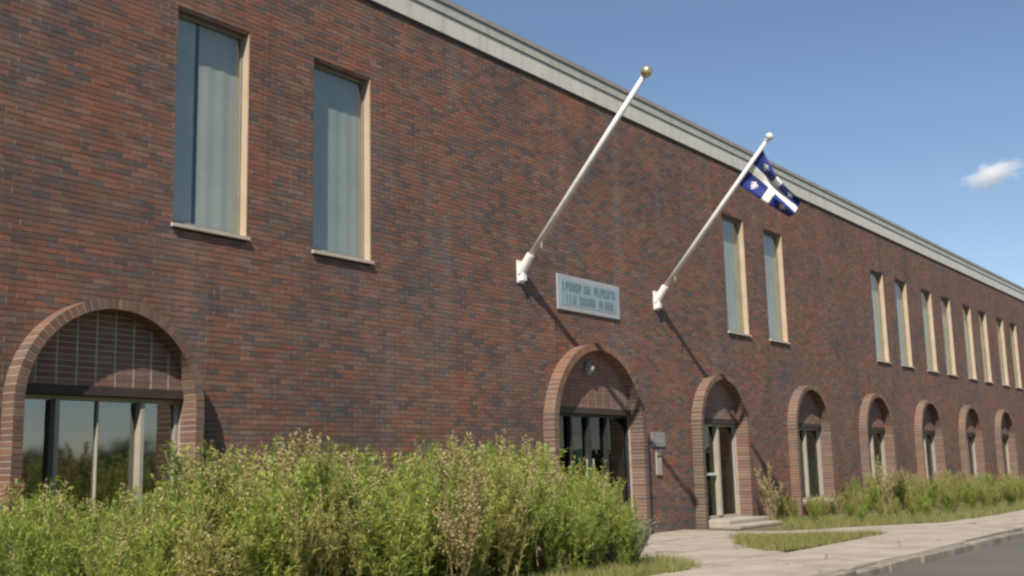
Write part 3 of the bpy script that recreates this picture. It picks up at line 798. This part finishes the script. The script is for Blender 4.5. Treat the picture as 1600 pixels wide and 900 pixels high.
# grass: uncountable blades on the verge and the island
def in_poly(x, y, P):
    c = False; n = len(P)
    for i in range(n):
        x1, y1 = P[i]; x2_, y2_ = P[(i+1) % n]
        if (y1 > y) != (y2_ > y) and x < (x2_-x1)*(y-y1)/(y2_-y1)+x1: c = not c
    return c
def grass(n, fn, hmin, hmax):
    V, F = [], []
    while len(F) < n:
        p = fn()
        if p is None: continue
        b = len(V); a = RNG.uniform(0, 6.28); h = RNG.uniform(hmin, hmax); w2 = RNG.uniform(.003, .007); lx, ly = RNG.normal(0, .4*h, 2); ca, sa = math.cos(a)*w2, math.sin(a)*w2
        V += [(p[0]-ca, p[1]-sa, p[2]), (p[0]+ca, p[1]+sa, p[2]), (p[0]+lx, p[1]+ly, p[2]+h)]; F.append((b, b+1, b+2))
    return V, F
def f_verge():
    q = RNG.uniform()
    if q < .22:
        x, y = RNG.uniform(8.5, 12.6), RNG.uniform(-4.03, -3.0); 
        if x > 11.6+(y+4.02)*.9+.25: return None
        return x, y, 0
    if q < .34: return RNG.uniform(21.0, 23.5), RNG.uniform(-2.6, -.2), 0
    x = RNG.uniform(19.2, 45); y = RNG.uniform(-4.0, -1.6)
    if x < 22.6 and y < -2.1-(x-19.0)*.47: return None
    return x, y, 0
def f_strip():
    x, y = RNG.uniform(14.3, 18.7), RNG.uniform(-4, -1.8)
    return (x+RNG.normal(0, .05), y+RNG.normal(0, .05), .015) if in_poly(x, y, STRIP) and RNG.uniform() > .2*abs(math.sin(x*3)*math.cos(y*4)) else None
V, F = grass(26000, f_verge, .05, .17)
tag(obj('verge_grass', mesh_np('verge_grass', V, F, M_GRASS, 3)), 'short rough grass along the verge between the weeds and the sidewalk', 'grass', kind='stuff')
V, F = grass(11000, f_strip, .025, .10)
tag(obj('island_grass', mesh_np('island_grass', V, F, M_GRASS, 3)), 'patchy grass of the little island between path and sidewalk', 'grass', kind='stuff')

# mirrored trees across the street, plus unseen tall ones at left added for shade
def treeline_with_shade_trees():
    r = np.random.default_rng(5); n = 90000
    X = np.where(r.uniform(0, 1, n) < .5, r.uniform(-75, 4, n), r.uniform(4, 130, n)); top = 2.0+.9*np.sin(X*.35)+.8*np.sin(X*.9+1)+.5*np.sin(X*2.1)+np.where(X < 4, 7.2, 0)  # unseen left stretch raised to hold skylight off the wall
    Z = r.uniform(0, 1, n)**.8*top; Y = np.where(X < 4, -25, -52)+r.normal(0, 1.6, n)
    P = np.stack([X, Y, Z], 1); A = r.normal(0, 1, (n, 3)); A /= np.linalg.norm(A, axis=1)[:, None]; Bv = np.cross(A, r.normal(0, 1, (n, 3))); Bv /= np.linalg.norm(Bv, axis=1)[:, None]
    sz = (r.uniform(.16, .34, n)*np.where(X < 4, 1.3, 1))[:, None]
    V = np.stack([P-A*sz, P+Bv*sz*.6, P+A*sz, P-Bv*sz*.6], 1).reshape(-1, 3); F = np.arange(4*n).reshape(-1, 4)
    tag(obj('tree_line_with_shade_trees', mesh_np('tree_line_with_shade_trees', V, F, M_LEAF_D)), 'trees across the street mirrored in the arched window, with added unseen shade trees at left', 'trees', kind='stuff')
treeline_with_shade_trees()

# small fair-weather cloud
def cloud():
    d = AX_F+AX_R*(1552-800)/FPX+AX_U*(450-271)/FPX; c = CAM+d*1500
    m = bpy.data.materials.new('cloud_vapour'); m.use_nodes = True; t = m.node_tree; t.nodes.remove(t.nodes['Principled BSDF']); out = t.nodes['Material Output']
    pv = N(t, 'ShaderNodeVolumePrincipled'); pv.inputs['Color'].default_value = (1, 1, 1, 1); pv.inputs['Anisotropy'].default_value = 0.0
    tc = N(t, 'ShaderNodeTexCoord'); ln = N(t, 'ShaderNodeVectorMath', operation='LENGTH'); t.links.new(tc.outputs['Object'], ln.inputs[0])
    nz = noise(t, 1.7, 5, .6, tc.outputs['Object'])
    a = N(t, 'ShaderNodeMath', operation='SUBTRACT'); a.inputs[0].default_value = .62; t.links.new(ln.outputs['Value'], a.inputs[1])
    b = N(t, 'ShaderNodeMath', operation='SUBTRACT'); t.links.new(nz.outputs[0], b.inputs[0]); b.inputs[1].default_value = .5
    b2 = N(t, 'ShaderNodeMath', operation='MULTIPLY_ADD'); t.links.new(b.outputs[0], b2.inputs[0]); b2.inputs[1].default_value = 1.9; t.links.new(a.outputs[0], b2.inputs[2])
    mx = N(t, 'ShaderNodeMath', operation='MULTIPLY', use_clamp=False); t.links.new(b2.outputs[0], mx.inputs[0]); mx.inputs[1].default_value = .12
    cl = N(t, 'ShaderNodeMath', operation='MAXIMUM'); t.links.new(mx.outputs[0], cl.inputs[0]); cl.inputs[1].default_value = 0
    t.links.new(cl.outputs[0], pv.inputs['Density']); t.links.new(pv.outputs[0], out.inputs['Volume'])
    o = MB().ball((0, 0, 0), 1.0, 24, 14).build('cloud', m); o.location = c; o.scale = (62, 40, 27); o.rotation_euler = (0, math.radians(-8), -YAW)
    tag(o, 'small white cloud alone in the blue sky at the right', 'cloud')
cloud()
